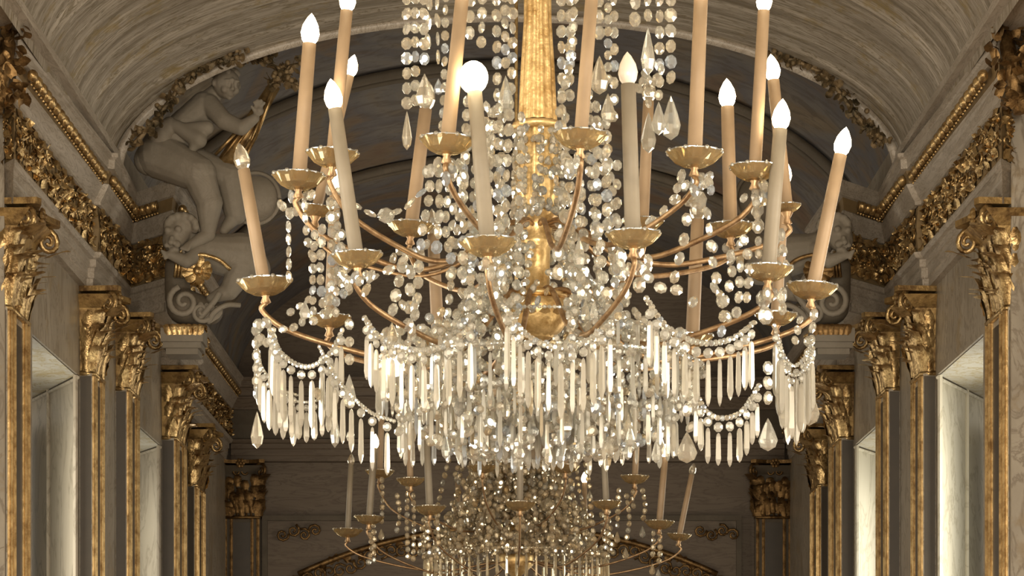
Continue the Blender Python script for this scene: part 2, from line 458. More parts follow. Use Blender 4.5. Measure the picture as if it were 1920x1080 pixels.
g = sweep(ep, ARCH); 
for pr in (COR, TOP, EGG):
    h = sweep(ep, pr); g.add(h.v, h.f)
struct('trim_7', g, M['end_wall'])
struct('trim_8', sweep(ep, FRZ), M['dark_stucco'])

for x0 in (-3.9, 2.95):
    g = MB(); g.box((x0, 6, 6.14), (x0+.95, 20.3, 6.2)); struct('trim_%d' % (30+(x0 > 0)), g, M['trim'])
for mir in (False, True):
    g = MB(); g.prism_plan([(-3.15,21.6),(-3.05,21.5),(-2.72,21.1),(-2.73,22.6),(-3.15,22.7)], 5.135, 5.2)
    g.prism_plan([(-3.15,24.0),(-2.98,24.02),(-2.98,25.3),(-3.4,25.3),(-3.4,25.0)], 5.135, 5.2)
    struct('trim_%d' % (28+mir), g, M['trim'], mir)
# vaults ---------------------------------------------------------
def vault(name, a, b, z0, ys, mat, segs=48, relief=None, flare=None):
    mb = MB(); vv = []; n = segs+1
    for y in ys:
        for i in range(n):
            t = PI*i/segs
            r = 1.0+(relief(y, t) if relief else 0)
            vv.append((-a*math.cos(t)*r, y, z0+b*math.sin(t)*r))
    ff = []
    for j in range(len(ys)-1):
        for i in range(segs):
            ff.append((j*n+i, j*n+i+1, (j+1)*n+i+1, (j+1)*n+i))
    mb.add(vv, ff); return mb
def rel(y, t):
    k = y*3.1
    return (-.006*max(0, math.sin(k*2.0))-.008*(1 if (y*1.1) % 1 < .16 else 0))*min(1, max(0, (math.sin(t)-.12)*4))
ys = [6+.07*i for i in range(int((20.35-6)/.07)+1)]
v1 = vault('ceiling', 3.02, 1.19, 6.075, ys, None, 48, rel)
struct('ceiling_near_vault', v1, M['vault'])
# arch rim closing the near vault
rim = MB()
for (yy, da, db, rr) in ((20.36, .03, .01, .04), (20.44, .03, .03, .02)):
    pts = [Vector((-(2.95+da)*math.cos(PI*i/48), yy, 6.06+(1.18+db)*math.sin(PI*i/48))) for i in range(49)]
    rim.tube(pts, rr, 6)
# wall of the rim up to the higher painted vault
n = 49; vv = []
for (a, b, z0, y) in ((2.95,1.18,6.06,20.42),(3.25,1.75,6.06,20.5)):
    for i in range(n): vv.append((-a*math.cos(PI*i/48), y, z0+b*math.sin(PI*i/48)))
rim.add(vv, [(i,i+1,n+i+1,n+i) for i in range(48)])
struct('trim_9', rim, M['trim'], False, True)
v2 = vault('c', 3.25, 1.72, 6.06, [20.45+.5*i for i in range(24)], None)
struct('ceiling_painted_vault', v2, M['fresco'], False, True)
# transverse ribs of the painted vault
for q, (yy, hh) in enumerate(((23.6, .05), (27.2, .05))):
    r = MB()
    for i in range(2):
        pts = [Vector((-3.19*math.cos(PI*i_/48), yy+.16*i, 6.06+1.67*math.sin(PI*i_/48))) for i_ in range(49)]
        r.tube(pts, hh, 6)
    struct('trim_%d' % (20+q), r, M['dark_stucco'], False, True)
# end wall with its lunette, and the door below
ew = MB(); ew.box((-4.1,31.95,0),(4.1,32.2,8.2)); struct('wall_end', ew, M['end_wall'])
nw = MB()
nw.box((-4.1,-5.2,0),(-2.5,-5.0,8)); nw.box((2.5,-5.2,0),(4.1,-5.0,8)); nw.box((-.9,-5.2,0),(.9,-5.0,8)); nw.box((-2.5,-5.2,4.8),(-.9,-5.0,8)); nw.box((.9,-5.2,4.8),(2.5,-5.0,8))
struct('wall_near', nw, M['wall'])
nc = MB(); nc.box((-3.3,-5.0,6.6),(3.3,6.2,6.7)); struct('ceiling_near', nc, M['vault'])

# pilasters ------------------------------------------------------
def capital(mb_leaf, vol, ab, y0, y1, xw, xf, z0, z1, mirror_done=False):
    """gilt composite capital on a pilaster that faces +X; spans y0..y1, wall plane xw, face xf"""
    h = z1-z0; yc = (y0+y1)/2; hw = (y1-y0)/2
    # bell
    bell = MB()
    prof = [(.0,0),(.0,.1),(.02,.45),(.07,.75),(.16,.9)]
    rows = []
    for (o, t) in prof:
        z = z0+h*t
        rows.append([(xw, y0-o*.6, z), (xf+o, y0-o*.6, z), (xf+o, y1+o*.6, z), (xw, y1+o*.6, z)])
    vv = [p for r in rows for p in r]; ff = []
    for i in range(len(rows)-1):
        for k in range(3): ff.append((i*4+k, i*4+k+1, (i+1)*4+k+1, (i+1)*4+k))
    bell.add(vv, ff)
    # astragal
    mb_leaf.tube([(xw, y0-.01, z0), (xf+.01, y0-.01, z0), (xf+.01, y1+.01, z0), (xw, y1+.01, z0)], .022, 6)
    X = Vector((1,0,0)); Yv = Vector((0,1,0)); Z = Vector((0,0,1))
    for row, (zz, hh, off, cnt, ww) in enumerate(((.02, .44, .012, 4, .13), (.30, .40, .03, 5, .12), (.05, .66, .02, 3, .10), (.50,.34,.06,4,.10))):
        for i in range(cnt):
            y = y0+(y1-y0)*(i+.5)/cnt
            mb_leaf.leaf((xf+off, y, z0+h*(zz+random.uniform(-.07,.07))), Z+Yv*random.uniform(-.3,.3), X, h*hh*random.uniform(.65,1.15), ww*.85, random.uniform(.7,1.2), 7)
        for s_, yy in ((-1, y0), (1, y1)):
            mb_leaf.leaf(((xw+xf)/2, yy+s_*off, z0+h*zz), Z+X*random.uniform(0,.5), Yv*s_, h*hh*.8, ww*.7, .45, 6)
            mb_leaf.leaf((xf+off*.5, yy+s_*off*.5, z0+h*zz), Z, (X+Yv*s_*.6), h*hh*1.05, ww, 1.0, 6)
    # grooved lower neck
    k = 7
    for i in range(k):
        y = y0+(y1-y0)*(i+.5)/k
        mb_leaf.tube([(xf+.008, y, z0-.0), (xf+.014, y, z0+h*.22), (xf+.03, y, z0+h*.36)], [.013,.016,.012], 5)
    # volutes
    for s_, yy in ((-1, y0), (1, y1)):
        u = (X+Yv*s_*.8).normalized()
        c = Vector((xf+.13, yy+s_*.05, z1-h*.2))
        vol.spiral(c, u, Z, .085, .02, 1.7, PI*.55, 20, 5, -1)
        vol.tube(crom([Vector((xf+.02, yc+s_*hw*.25, z0+h*.5)), Vector((xf+.05, yc+s_*hw*.55, z0+h*.78)), Vector((xf+.11, yy, z1-h*.08)), c+Z*.08], 5), .017, 5)
        mb_leaf.leaf(c-Z*.1, (Z*.6+u).normalized(), u, h*.26, .11, 1.0, 4)
    vol.spiral((xf+.09, yc-.05, z1-h*.2), Yv, Z, .05, .014, 1.5, PI*.5, 16, 5, 1)
    vol.spiral((xf+.09, yc+.05, z1-h*.2), -Yv, Z, .05, .014, 1.5, PI*.5, 16, 5, -1)
    # abacus with hollow sides and a rosette
    pts = [(xw, y0-.06), (xf+.2, y0-.09), (xf+.22, y0-.03), (xf+.15, yc-.1), (xf+.14, yc), (xf+.15, yc+.1), (xf+.22, y1+.03), (xf+.2, y1+.09), (xw, y1+.06)]
    ab.prism_plan(list(pts), z1-h*.06, z1)
    ab.bell = bell
    for a in range(6):
        an = a*PI/3; ab.ball((xf+.165, yc+.035*math.cos(an), z1-h*.06+.035*math.sin(an)), (.018,.026,.026), 6, 4)
    ab.ball((xf+.18, yc, z1-h*.06), .02, 6, 4)

def pilaster(side, y0, y1, xw, xf, z1, label, zbot=4.48, dark=False, frontal=False):
    mir = side > 0
    def fin(mb):
        if frontal:   # turned to face the camera: local +X becomes -Y
            mb.v = [rot(v) for v in mb.v]
            if mir: mb.mirror_x()
        elif mir: mb.mirror_x()
        return mb
    yc = (y0+y1)/2
    if frontal:
        fx, fy = frontal
        def rot(v):
            dx = v.x-xw; dy = v.y-yc
            return Vector((fx+dy, fy-dx, v.z))
        loc = (fx if not mir else -fx, fy, 0)
    else:
        loc = ((xw+xf)/2*(-1 if mir else 1), yc, 0)
    r = empty('pilaster', loc)
    tag(r, label, 'pilaster', 'gilt-capital pilasters along the hall')
    gold = M['dark_gold'] if dark else M['gold']
    sh = MB(); sh.box((xw-.02, y0, .45), (xf, y1, zbot))
    fin(sh).build('shaft', M['dark_stucco'] if dark else M['stained'], r)
    pn = MB(); wd_ = (y1-y0)
    pn.box((xf-.004, y0+wd_*.2, .6), (xf+.004, y1-wd_*.2, zbot-.06))
    pn.box((xw+.004, y0-.006, .5), (xf-.006, y0+.01, zbot-.02))  # dark sheet over the near side, its shade put into colour
    fin(pn).build('inset_and_shade_panel', M['dark_panel'], r)
    for yy in (y0+wd_*.06, y0+wd_*.22, y1-wd_*.22, y1-wd_*.06):
        e = MB(); e.box((xf-.002, yy-wd_*.04, .55), (xf+.012, yy+wd_*.04, zbot-.02)); e.tube([(xf+.012, yy, .55), (xf+.012, yy, zbot-.02)], wd_*.03, 6)
        fin(e).build('gilt_edging', M['dark_gold'] if dark else M['gold_trim'], r)
    cl, vo, ab = MB(), MB(), MB()
    capital(cl, vo, ab, y0+.02, y1-.02, xw, xf, zbot, z1)
    c = fin(cl).build('capital', gold, r, True)
    fin(ab.bell).build('bell', M['bole'] if not dark else M['dark_stucco'], c)
    fin(vo).build('volute', gold, c, True); fin(ab).build('abacus', M['dark_gold'] if dark else M['bole'], c)
    b = MB(); b.box((xw-.02, y0-.06, 0), (xf+.08, y1+.06, .3)); b.box((xw-.02, y0-.03, .3), (xf+.04, y1+.03, .45))
    fin(b).build('base', M['stained'], r)
    return r
for sd, nm in ((-1, 'left'), (1, 'right')):
    pilaster(sd, 17.05, 17.75, -3.30, -3.20, 5.17, 'nearest gilt-capital pilaster on the %s wall, before the first window recess' % nm)
    pilaster(sd, 20.0, 20.5, -3.21, -3.117, 5.13, 'second gilt-capital pilaster on the %s wall, just past the first window recess' % nm)
    pilaster(sd, 21.2, 21.8, -3.117, -3.03, 5.13, 'third gilt-capital pilaster on the %s wall, under the carved figure group' % nm, 4.53)
    pilaster(sd, 24.05, 24.8, -3.12, -3.01, 5.13, 'fourth gilt-capital pilaster on the %s wall, just past the second window recess' % nm)
    pilaster(sd, 28.0, 28.8, -3.36, -3.29, 5.10, 'small fifth pilaster of the %s wall, half hidden behind the fourth' % nm, 4.46)
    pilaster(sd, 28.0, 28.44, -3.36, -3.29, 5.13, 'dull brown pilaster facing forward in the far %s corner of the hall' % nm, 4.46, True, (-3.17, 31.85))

# over-door ornament on the end wall ------------------------------
od = empty('overdoor_panel', (0, 31.9, 4.3))
tag(od, 'carved arched overdoor panel framed on the far end wall behind the chandeliers', 'overdoor ornament')
Yd = 31.88
fr = MB()
xa, xb = P(497, 0, Yd).x, P(1385, 0, Yd).x; zt = P(0, 972, Yd).z
for fi, (a, b) in enumerate((((xa, zt), (xb, zt)), ((xa, zt), (xa, 3.0)), ((xb, zt), (xb, 3.0)))):
    x0, x1 = min(a[0], b[0])-.03, max(a[0], b[0])+.03; z0, z1 = min(a[1], b[1])-.03, max(a[1], b[1])+.03
    fr.box((x0, Yd-.05-.01*(fi == 0), z0), (x1, Yd+.08, z1))
fr.build('frame', M['dark_stucco'], od)
pn = MB(); pn.box((xa, Yd, 3.0), (xb, Yd+.06, zt)); pn.build('panel', M['end_wall'], od)
sc = MB()
for s in (-1, 1):
    arch = []
    for i in range(20):
        t = i/19; x = s*(.15+2.35*t); z = zt-.12-.55*t*t
        arch.append(Vector((x, Yd-.05, z)))
        sc.spiral((x, Yd-.05, z-.14-.04*math.sin(i)), Vector((s,0,0)), Vector((0,0,1)), .09, .018, 1.4, i, 12, 4, s if i%2 else -s)
        sc.leaf((x, Yd-.03, z-.04), Vector((s*math.cos(i*1.3),0,math.sin(i*1.3))), Vector((0,-1,0)), .14, .08)
    sc.tube(arch, .035, 6)
    for q in range(4):
        sc.spiral((s*(2.3+.13*q), Yd-.05, zt-.15-.05*(q%2)), Vector((s,0,0)), Vector((0,0,1)), .08, .02, 1.5, q, 12, 4, -s)
sc.build('scrollwork', M['dark_gold'], od, True)
dr = MB(); dr.box((-1.1, 31.8, 0), (1.1, 31.95, 2.7)); struct('door_1', dr, M['dark_panel'])

# ------------------------------------------------------------------ sculpture groups on the cornice
def capsule(mb, a, b, ra, rb, n=14, k=14):
    a = Vector(a); b = Vector(b)
    for i in range(k+1):
        t = i/k; mb.ball(a.lerp(b, t), ra+(rb-ra)*t, n, 8)
    mb.tube([a, b], [ra*.96, rb*.96], n)
def remesh(o, vox=.012, it=6):
    m = o.modifiers.new('remesh', 'REMESH'); m.mode = 'VOXEL'; m.voxel_size = vox; m.use_smooth_shade = True
    s = o.modifiers.new('smooth', 'SMOOTH'); s.factor = .6; s.iterations = it
    return o
YS = 20.85
def figures(mir):
    K = YS/F
    side = 'right' if mir else 'left'
    def q(px, py, dy=0):
        v = P(px, py, YS+dy); return v
    def cap(mb, a, b, ra, rb): capsule(mb, q(*a), q(*b), ra*K, rb*K)
    def fin(mb): return mb.mirror_x() if mir else mb
    mt = M['stucco']
    if not mir:
        b = MB()
        # head with face looking down to the right
        hc = q(424, 156, -.05); R = 27*K
        b.ball(hc, (R*.95, R, R*1.08), 18, 12)
        fd = Vector((.50, -.80, -.34)).normalized(); fu = (Vector((.1, -.2, 1))-fd*fd.dot(Vector((.1, -.2, 1)))).normalized(); fs = fd.cross(fu)
        def face(a, b_, c_): return hc+fs*a*R+fu*b_*R+fd*c_*R
        b.ball(face(0, -.42, .45), R*.62, 14, 10)                                   # jaw
        b.ball(face(0, -.86, .78), R*.2, 10, 8)                                     # chin
        for sx in (-1, 1):
            b.ball(face(.40*sx, -.34, .78), R*.30, 10, 8)                           # cheek
            b.ball(face(.36*sx, .28, .86), (R*.24, R*.16, R*.10), 10, 8)            # brow
            b.ball(face(.33*sx, .05, .90), R*.115, 8, 6)                            # eye
            b.ball(face(.98*sx, -.05, .05), (R*.14, R*.22, R*.28), 10, 8)           # ear
            b.ball(face(.12*sx, -.28, 1.1), R*.10, 8, 6)                            # nostril
        b.ball(face(0, .34, .92), R*.18, 10, 8)
        b.tube([face(0, .18, 1.0), face(0, -.22, 1.22)], [R*.08, R*.14], 8); b.ball(face(0, -.24, 1.18), R*.14, 8, 6)
        b.tube([face(-.22, -.54, .98), face(0, -.50, 1.08), face(.22, -.54, .98)], R*.07, 7)
        b.tube([face(-.16, -.66, .98), face(0, -.68, 1.04), face(.16, -.66, .98)], R*.075, 7)
        cap(b, (405,172,0), (385,196,0), 15, 22)
        cap(b, (385,202,0), (352,230,0), 31, 29); cap(b, (352,230,0), (310,285,.05), 30, 42)
        cap(b, (392,196,-.05), (420,226,-.15), 20, 17); cap(b, (420,226,-.15), (452,240,-.2), 17, 14)
        cap(b, (452,240,-.2), (478,222,-.2), 14, 9)
        b.ball(q(486,208,-.2), 9*K, 8, 6)
        for (dx, dy_) in ((-8,-12),(-3,-15),(3,-15),(8,-11)):
            cap(b, (484,206,-.2), (486+dx*1.2,206+dy_*1.2,-.22), 4, 3)
        cap(b, (480,212,-.2), (472,200,-.24), 4, 3)
        # thigh, shin, foot of the hanging leg
        cap(b, (300,292,0), (372,326,-.15), 44, 34); cap(b, (372,328,-.15), (392,380,-.15), 32, 25)
        cap(b, (392,380,-.15), (390,432,-.12), 26, 15); cap(b, (390,440,-.12), (350,464,-.2), 14, 8)
        for k_ in range(4): cap(b, (352+3*k_,460-2*k_,-.2), (340+4*k_,466+1*k_,-.23), 5, 3.5)
        # other leg folded behind
        cap(b, (340,300,.1), (430,335,.05), 36, 30); cap(b, (432,340,.05), (442,400,.05), 30, 22); cap(b, (442,402,.05), (420,432,0), 16, 9)
        o = remesh(fin(b).build('putto', mt, None, True), .0075, 3)
        tag(o, 'grey stucco putto sitting on left cornice end, leg hanging, one arm stretched out', 'sculpture', 'stucco figures on the cornice ends')
        h = MB()
        for i in range(26):
            a = random.uniform(0, 2*PI); e = random.uniform(.1, 1.0)
            c = hc+Vector((math.cos(a)*math.sin(e), math.sin(a)*math.sin(e)*.9, math.cos(e)))*R*1.02
            h.ball(c, R*.27, 7, 5)
        remesh(h.build('hair', mt, o, True), .012, 2)
        d = MB()
        cap(d, (330,236,-.12), (372,262,-.15), 12, 17); cap(d, (372,258,-.15), (356,288,-.15), 15, 5); cap(d, (345,240,-.12), (388,240,-.15), 10, 14)
        cap(d, (318,232,-.1), (300,262,-.08), 14, 24); cap(d, (300,258,0), (280,300,.02), 26, 30)
        remesh(d.build('drapery', M['stucco'], o, True), .012, 4)
    # reclining lower figure
    b = MB()
    cap(b, (332,440,-.1), (326,452,-.15), 27, 22); b.ball(q(316,452,-.22), 6*K, 8, 6); b.ball(q(330,466,-.2), 8*K, 8, 6); b.ball(q(340,425,-.1), 25*K, 10, 8)
    for (x_, y_, d_, r_) in ((314,432,-.2,7),(334,430,-.22,7),(322,446,-.26,5),(320,454,-.27,6),(312,460,-.23,5),(332,458,-.24,7),(322,470,-.22,6),(352,436,-.12,7)):
        b.ball(q(x_, y_, d_), r_*K, 10, 8)      # brows, nose, cheeks, lip, chin, ear
    for i in range(16):                          # curls
        an = PI*(-.1+1.15*i/15); b.ball(q(340+math.cos(an)*27, 424-math.sin(an)*20, -.14-.03*(i % 2)), 8*K, 8, 6)
    cap(b, (350,448,-.05), (385,470,0), 18, 32); cap(b, (385,472,0), (450,482,.05), 34, 44); cap(b, (450,480,.05), (478,505,.05), 44, 30)
    cap(b, (375,470,-.1), (350,490,-.2), 17, 13); cap(b, (350,490,-.2), (318,478,-.22), 13, 8)
    for k_ in range(4): cap(b, (318,478,-.22), (303+k_*2,470+k_*5,-.24), 4, 3)
    cap(b, (455,500,0), (430,545,-.02), 28, 18); cap(b, (430,545,-.02), (395,560,-.05), 17, 9)
    o = remesh(fin(b).build('reclining_figure', mt, None, True), .009, 3)
    tag(o, 'grey stucco figure reclining under the cornice end on the %s, above the gilt cartouche' % side, 'sculpture', 'stucco figures on the cornice ends')
    # round shield
    s = MB()
    c = q(478, 372, .15); u = Vector((1,0,0)); 
    pts = [c+Vector((math.cos(a)*46*K, .03*math.sin(a), math.sin(a)*50*K)) for a in [2*PI*i/40 for i in range(41)]]
    s.tube(pts, 4*K, 6)
    s.lathe([(0,-.05),(20*K,-.045),(40*K,0),(44*K,.02)], c, Vector((0,1,0)), 24)
    o = fin(s).build('round_shield', M['stucco'] if not mir else M['dark_stucco'], None, True)  # darker copy on the right puts that side's dimness into the colour
    tag(o, 'round domed stucco shield with raised rim behind the %s figures' % side, 'shield', 'round stucco shields')
    # scrolled cartouche: root with parts
    r = empty('cartouche', q(362, 560, -.1) if not mir else Vector((-q(362,560,-.1).x, YS-.1, q(362,560,-.1).z)))
    tag(r, 'scrolled stucco cartouche with a gilt boss hanging under the %s figure group' % side, 'cartouche', 'scrolled cartouches')
    s = MB(); U, Zv = Vector((1,0,0)), Vector((0,0,1))
    s.spiral(q(345,566,-.12), U, Zv, 30*K, 6.5*K, 1.6, PI*.6, 26, 6, 1)
    s.spiral(q(378,585,-.12), U, Zv, 20*K, 5*K, 1.5, 0, 22, 6, -1)
    s.tube(crom([q(345,540,-.1), q(380,548,-.15), q(405,540,-.15), q(425,520,-.1)], 6), [5*K]*4+[7*K]*8+[5*K]*3+[4*K]*4, 6) if False else None
    s.tube(crom([q(372,600,-.1), q(398,570,-.15), q(412,548,-.15)], 6), 6*K, 6)
    s.tube(crom([q(390,605,-.1), q(402,585,-.15), q(425,572,-.15), q(450,572,-.1)], 6), 5*K, 6)
    for k_ in range(5):
        s.leaf(q(372+k_*5, 602, -.1), Vector((.2+.25*k_,0,1)), Vector((0,-1,0)), 48*K, 13*K, .8, 5)
    fin(s).build('scroll', M['stucco'], r, True)
    bk = MB(); cap(bk, (345,575,.0), (395,585,.02), 34, 24); cap(bk, (330,500,.05), (335,560,.05), 22, 26)
    remesh(fin(bk).build('backing', M['dark_stucco'], r, True), .014, 3)
    g = MB()
    for i in range(9):
        a = i*2*PI/9; g.leaf(q(370+math.cos(a)*6, 508+math.sin(a)*5, -.16), Vector((math.cos(a),0,-math.sin(a)*.55)), Vector((0,-1,0)), 30*K, 16*K, .6, 4)
    g.ball(q(370,508,-.2), 9*K, 10, 6)
    for k_ in range(6): g.tube([q(328+6*k_, 520, -.12), q(332+6*k_, 486, -.16)], 3.2*K, 5)
    g.tube(crom([q(345,492,-.16), q(372,478,-.18), q(408,486,-.16), q(432,505,-.12)], 6), 4*K, 6)
    fin(g).build('gilt_boss', M['gold'] if not mir else M['dark_gold'], r, True)  # right-hand gilt darkened in colour to stand for the dim side
    # corbel below the cartouche
    cb = MB()
    for i, (hw, z_) in enumerate(((44, 640), (40, 652), (34, 664))):
        p0 = q(345-hw, z_, -.08+.03*i); p1 = q(345+hw, z_-13, .25+.01*i); cb.box((p0.x, p0.y, p0.z), (p1.x, p1.y, p1.z))
    cb.box(tuple(q(322,628,.02)), tuple(q(378,560,.2)))
    fin(cb).build('corbel', M['stucco'], r)
    lf = MB()
    for k_ in range(7): lf.leaf(q(318+9*k_, 628, -.08), Vector((.1*(k_-3),0,1)), Vector((0,-1,0)), 30*K, 14*K, 1.0, 4)
    fin(lf).build('leaf_band', M['gold'] if not mir else M['dark_gold'], r, True)  # same shaded gilt copy on the right
    # garland
    for gi, line in enumerate((((250,272),(285,232),(318,190),(340,160),(372,132),(420,112),(455,108)), ((455,110),(490,108),(520,128),(560,122)), ((505,160),(525,150),(560,165)))):
        if mir and gi != 0: continue
        g = MB()
        pts = crom([q(x, y, -.66 if gi == 0 else -.2) for (x, y) in line], 6)
        for (p, t) in resample(pts, .055):
            for k_ in range(6):
                d = Vector((random.uniform(-1,1), random.uniform(-1,.2), random.uniform(-1,1))).normalized()
                p2 = p+Vector((random.uniform(-1,1), random.uniform(-.5,.5), random.uniform(-1,1)))*.05
                g.leaf(p2, d, Vector((random.uniform(-1,1),-1,random.uniform(-1,1))), .075, .045, 1.0, 3)
            if random.random() < .5: g.ball(p+Vector((random.uniform(-.06,.06), -.05, random.uniform(-.06,.06))), .022, 7, 5)
        g.tube(pts, .02, 5)
        o = fin(g).build('leaf_garland', M['foliage'], None, True)
        tag(o, ('brown leaf garland climbing the arch rim over the %s cornice end' % side, 'gilt-flecked leaf swag beyond the putto\'s head', 'short lower leaf sprig over the gilt reed bundle')[gi], 'garland', 'leaf garlands on the arch rim')
    if not mir:
        g = MB()
        rods = [((520,150),(478,262)),((512,165),(462,285)),((470,235),(424,300)),((458,240),(414,300)),((446,245),(404,290)),((500,190),(450,320)),((482,250),(440,335)),((470,262),(430,330))]
        for (a, b_) in rods: g.tube([q(a[0],a[1],-.05), q(b_[0],b_[1],.0)], [4*K, 3*K], 6)
        g.tube([q(515,160,.0), q(420,315,.05)], [12*K, 20*K], 8)
        o = g.build('reed_bundle', M['gold_trim'], None, True)
        tag(o, 'gilt bundle of reeds slanting down from the putto\'s hand', 'ornament')
        g = MB()   # leafy crest above nearest pilaster, at the frame's edge
    for (cx_, cy_) in ((20, 120), ):
        g = MB(); c = P(cx_, cy_, 16.6)
        for i in range(70):
            p = c+Vector((random.uniform(-.16,.1), random.uniform(-.1,.1), random.uniform(-.28,.28)))
            g.leaf(p, Vector((random.uniform(-1,1), random.uniform(-1,.2), random.uniform(-1,1))), Vector((random.uniform(-1,1),-1,random.uniform(-1,1))), .10, .055, 1.0, 4)
        g.tube([c+Vector((-.1,0,-.3)), c+Vector((0,.1,.3))], .05, 7)
        o = fin(g).build('leaf_crest', M['dark_gold'], None, True)
        tag(o, 'cluster of dark gilt leaves on the cornice at the upper %s edge of the photo' % side, 'ornament', 'leaf clusters on the cornices')
figures(False); figures(True)

# ------------------------------------------------------------------ chandeliers
class Chandelier:
    def __init__(s, name, label, xc, Y, crystal, zref):
        s.Y = Y; s.xc = xc; s.k = Y/F; s.cr = crystal
        s.axis = P(xc, zref, Y)
        s.root = empty(name, tuple(s.axis)); tag(s.root, label, 'chandelier', 'crystal chandeliers hanging down the hall')
        s.nchain = 0; s.nprism = 0
        s.rest = MB(); s.restch = MB()
    def q(s, px, py, dy=0): return P(px, py, s.Y+dy)
    def arm(s, cup, tip, dy, tier, state, cupw=48, cr=14.5, att=None, dip=None, mat='candle', visible_arm=True):
        """cup/tip: pixel of the drip pan centre and of the candle's upper end"""
        k = s.k*(1+dy/s.Y)
        a = s.q(cup[0], cup[1], dy); b = s.q(tip[0], tip[1], dy); ax = (b-a).normalized()
        up = (Vector((0,0,1))*2+ax).normalized()
        part = MB()
        hub = Vector((s.axis.x, s.axis.y, s.q(0, att, 0).z)); out = Vector((a.x-hub.x, a.y-hub.y, 0)); R = out.length; o = out/R
        low = s.q(0, dip, 0).z
        foot = a-up*.055
        low = min(low+random.uniform(-.03,.03), foot.z-.06)
        def at(rr, z): return Vector((hub.x, hub.y, z))+o*R*rr
        pts = [at(.04, hub.z), at(.16, hub.z+(low-hub.z)*.15+.02), at(.34, hub.z+(low-hub.z)*.75), at(.52, low), at(.72, low+(foot.z-low)*.18), at(.92, low+(foot.z-low)*.5), at(1.01, foot.z-.03), foot]
        part.tube(crom(pts, 6), .0105 if cr > 10 else .007, 6)
        part.lathe([(0,-.01),(.02,0),(.012,.02),(.024,.04),(.02,.06)], foot, up, 10)
        arm = part.build('arm', M['brass'], s.root, True)
        pw = cupw*k
        d = MB()
        prof = [(.16,0),(.45,.07),(.74,.25),(.93,.52,1),(1.03,.66,1),(1.0,.69,1),(.93,.62,1),(.70,.34),(.42,.16),(.0,.1)]
        d.lathe([(r*pw, z*pw*.85, *(e or ())) for (r, z, *e) in prof], a-up*pw*.3, up, 30, .05, 10)
        d.build('drip_pan', M['amber'], arm, False)
        rm = MB(); ua = up.orthogonal().normalized(); wa = up.cross(ua)
        for i in range(16):
            an = 2*PI*i/16
            rm.ball(a+up*pw*.28+(ua*math.cos(an)+wa*math.sin(an))*pw*1.02, pw*(.085 if i % 2 else .055), 6, 4)
        rm.tube([a+up*pw*.28+(ua*math.cos(2*PI*i/24)+wa*math.sin(2*PI*i/24))*pw*1.02 for i in range(25)], pw*.03, 4, False)
        rm.build('rim_drops', s.cr, arm)
        cs = MB(); cs.lathe([(cr*k*1.5, 0), (cr*k*1.25, .012), (cr*k, .03), (cr*k*.97, (b-a).length*.5), (cr*k*.93, (b-a).length), (0, (b-a).length+.002)], a, ax, 14)
        cs.build('candle_tube', M[mat], arm, True)
        bl = MB(); L = cr*k*4.1; r = cr*k*1.28
        bl.lathe([(cr*k*.7, 0), (r*.85, L*.14), (r, L*.34), (r*.82, L*.6), (r*.4, L*.85), (0, L)], b, ax, 12)
        if state == 'hot':
            bl = MB(); bl.ball(b+ax*r*1.4, (r*1.45, r*1.45, r*1.6), 16, 10); bl.lathe([(cr*k*.7,0),(r,L*.2)], b, ax, 12)
        bl.build('bulb', M[{'lit':'bulb','hot':'bulb_hot','opal':'opal','off':'clear_glass'}[state]], arm, state != 'off')
        return arm
    def chain(s, pts, bead=9, gap=1.15, elong=1.25, drop=0, dropr=0, named=True):
        q3 = [s.q(*p) for p in pts]
        line = crom(q3, 8) if len(q3) > 2 else [q3[0].lerp(q3[1], i/10) for i in range(11)]
        r = bead*s.k; l = r*elong
        mb = MB() if named and s.nchain < 96 else s.restch
        for (p, t) in resample(line, 2*l*gap):
            rr = r*random.uniform(.85, 1.1)
            tt = (t+Vector((random.uniform(-.15,.15), random.uniform(-.15,.15), 0))).normalized()
            mb.bead(p, tt, rr, l*random.uniform(.92,1.0), 6)
        if drop:
            top = line[-1]+Vector((0,0,-r*1.2)); mb.drop(top, drop*s.k, (dropr or drop*.28)*s.k, 8)
        if mb is not s.restch:
            mb.build('bead_chain', s.cr, s.root); s.nchain += 1
    def swag(s, pts, n, L, bead=8, rope=4.2, pr=5.6, Lvar=None, mat=None, rows=1):
        line = crom([s.q(*p) for p in pts], 10)
        mb = MB(); r = rope*s.k
        for (p, t) in resample(line, r*1.5): mb.bead(p, t, r, r*1.0, 6)
        sw = mb.build('crystal_swag', s.cr, s.root)
        tot = [ (line[i], line[i+1]) for i in range(len(line)-1)]
        lens = [ (b-a).length for a, b in tot]; S = sum(lens)
        for i in range(n):
            d = S*(i+.5)/n; j = 0
            while d > lens[j] and j < len(lens)-1: d -= lens[j]; j += 1
            p = tot[j][0].lerp(tot[j][1], d/lens[j])
            pm = MB(); z = p-Vector((0,0,r+bead*s.k*1.25))
            pm.bead(z, Vector((0,0,1)), bead*s.k, bead*s.k*1.05, 7)
            lv = L*(Lvar(i/(n-1)) if Lvar else 1)*random.uniform(.93, 1.05)
            pm.spear(z-Vector((0,0,bead*s.k*1.15)), lv*s.k, pr*.78*s.k, 4)
            if s.nprism < 98:
                pm.build('prism', mat or M['crystal_bright'], sw); s.nprism += 1
            else: s.rest.add(pm.v, pm.f)
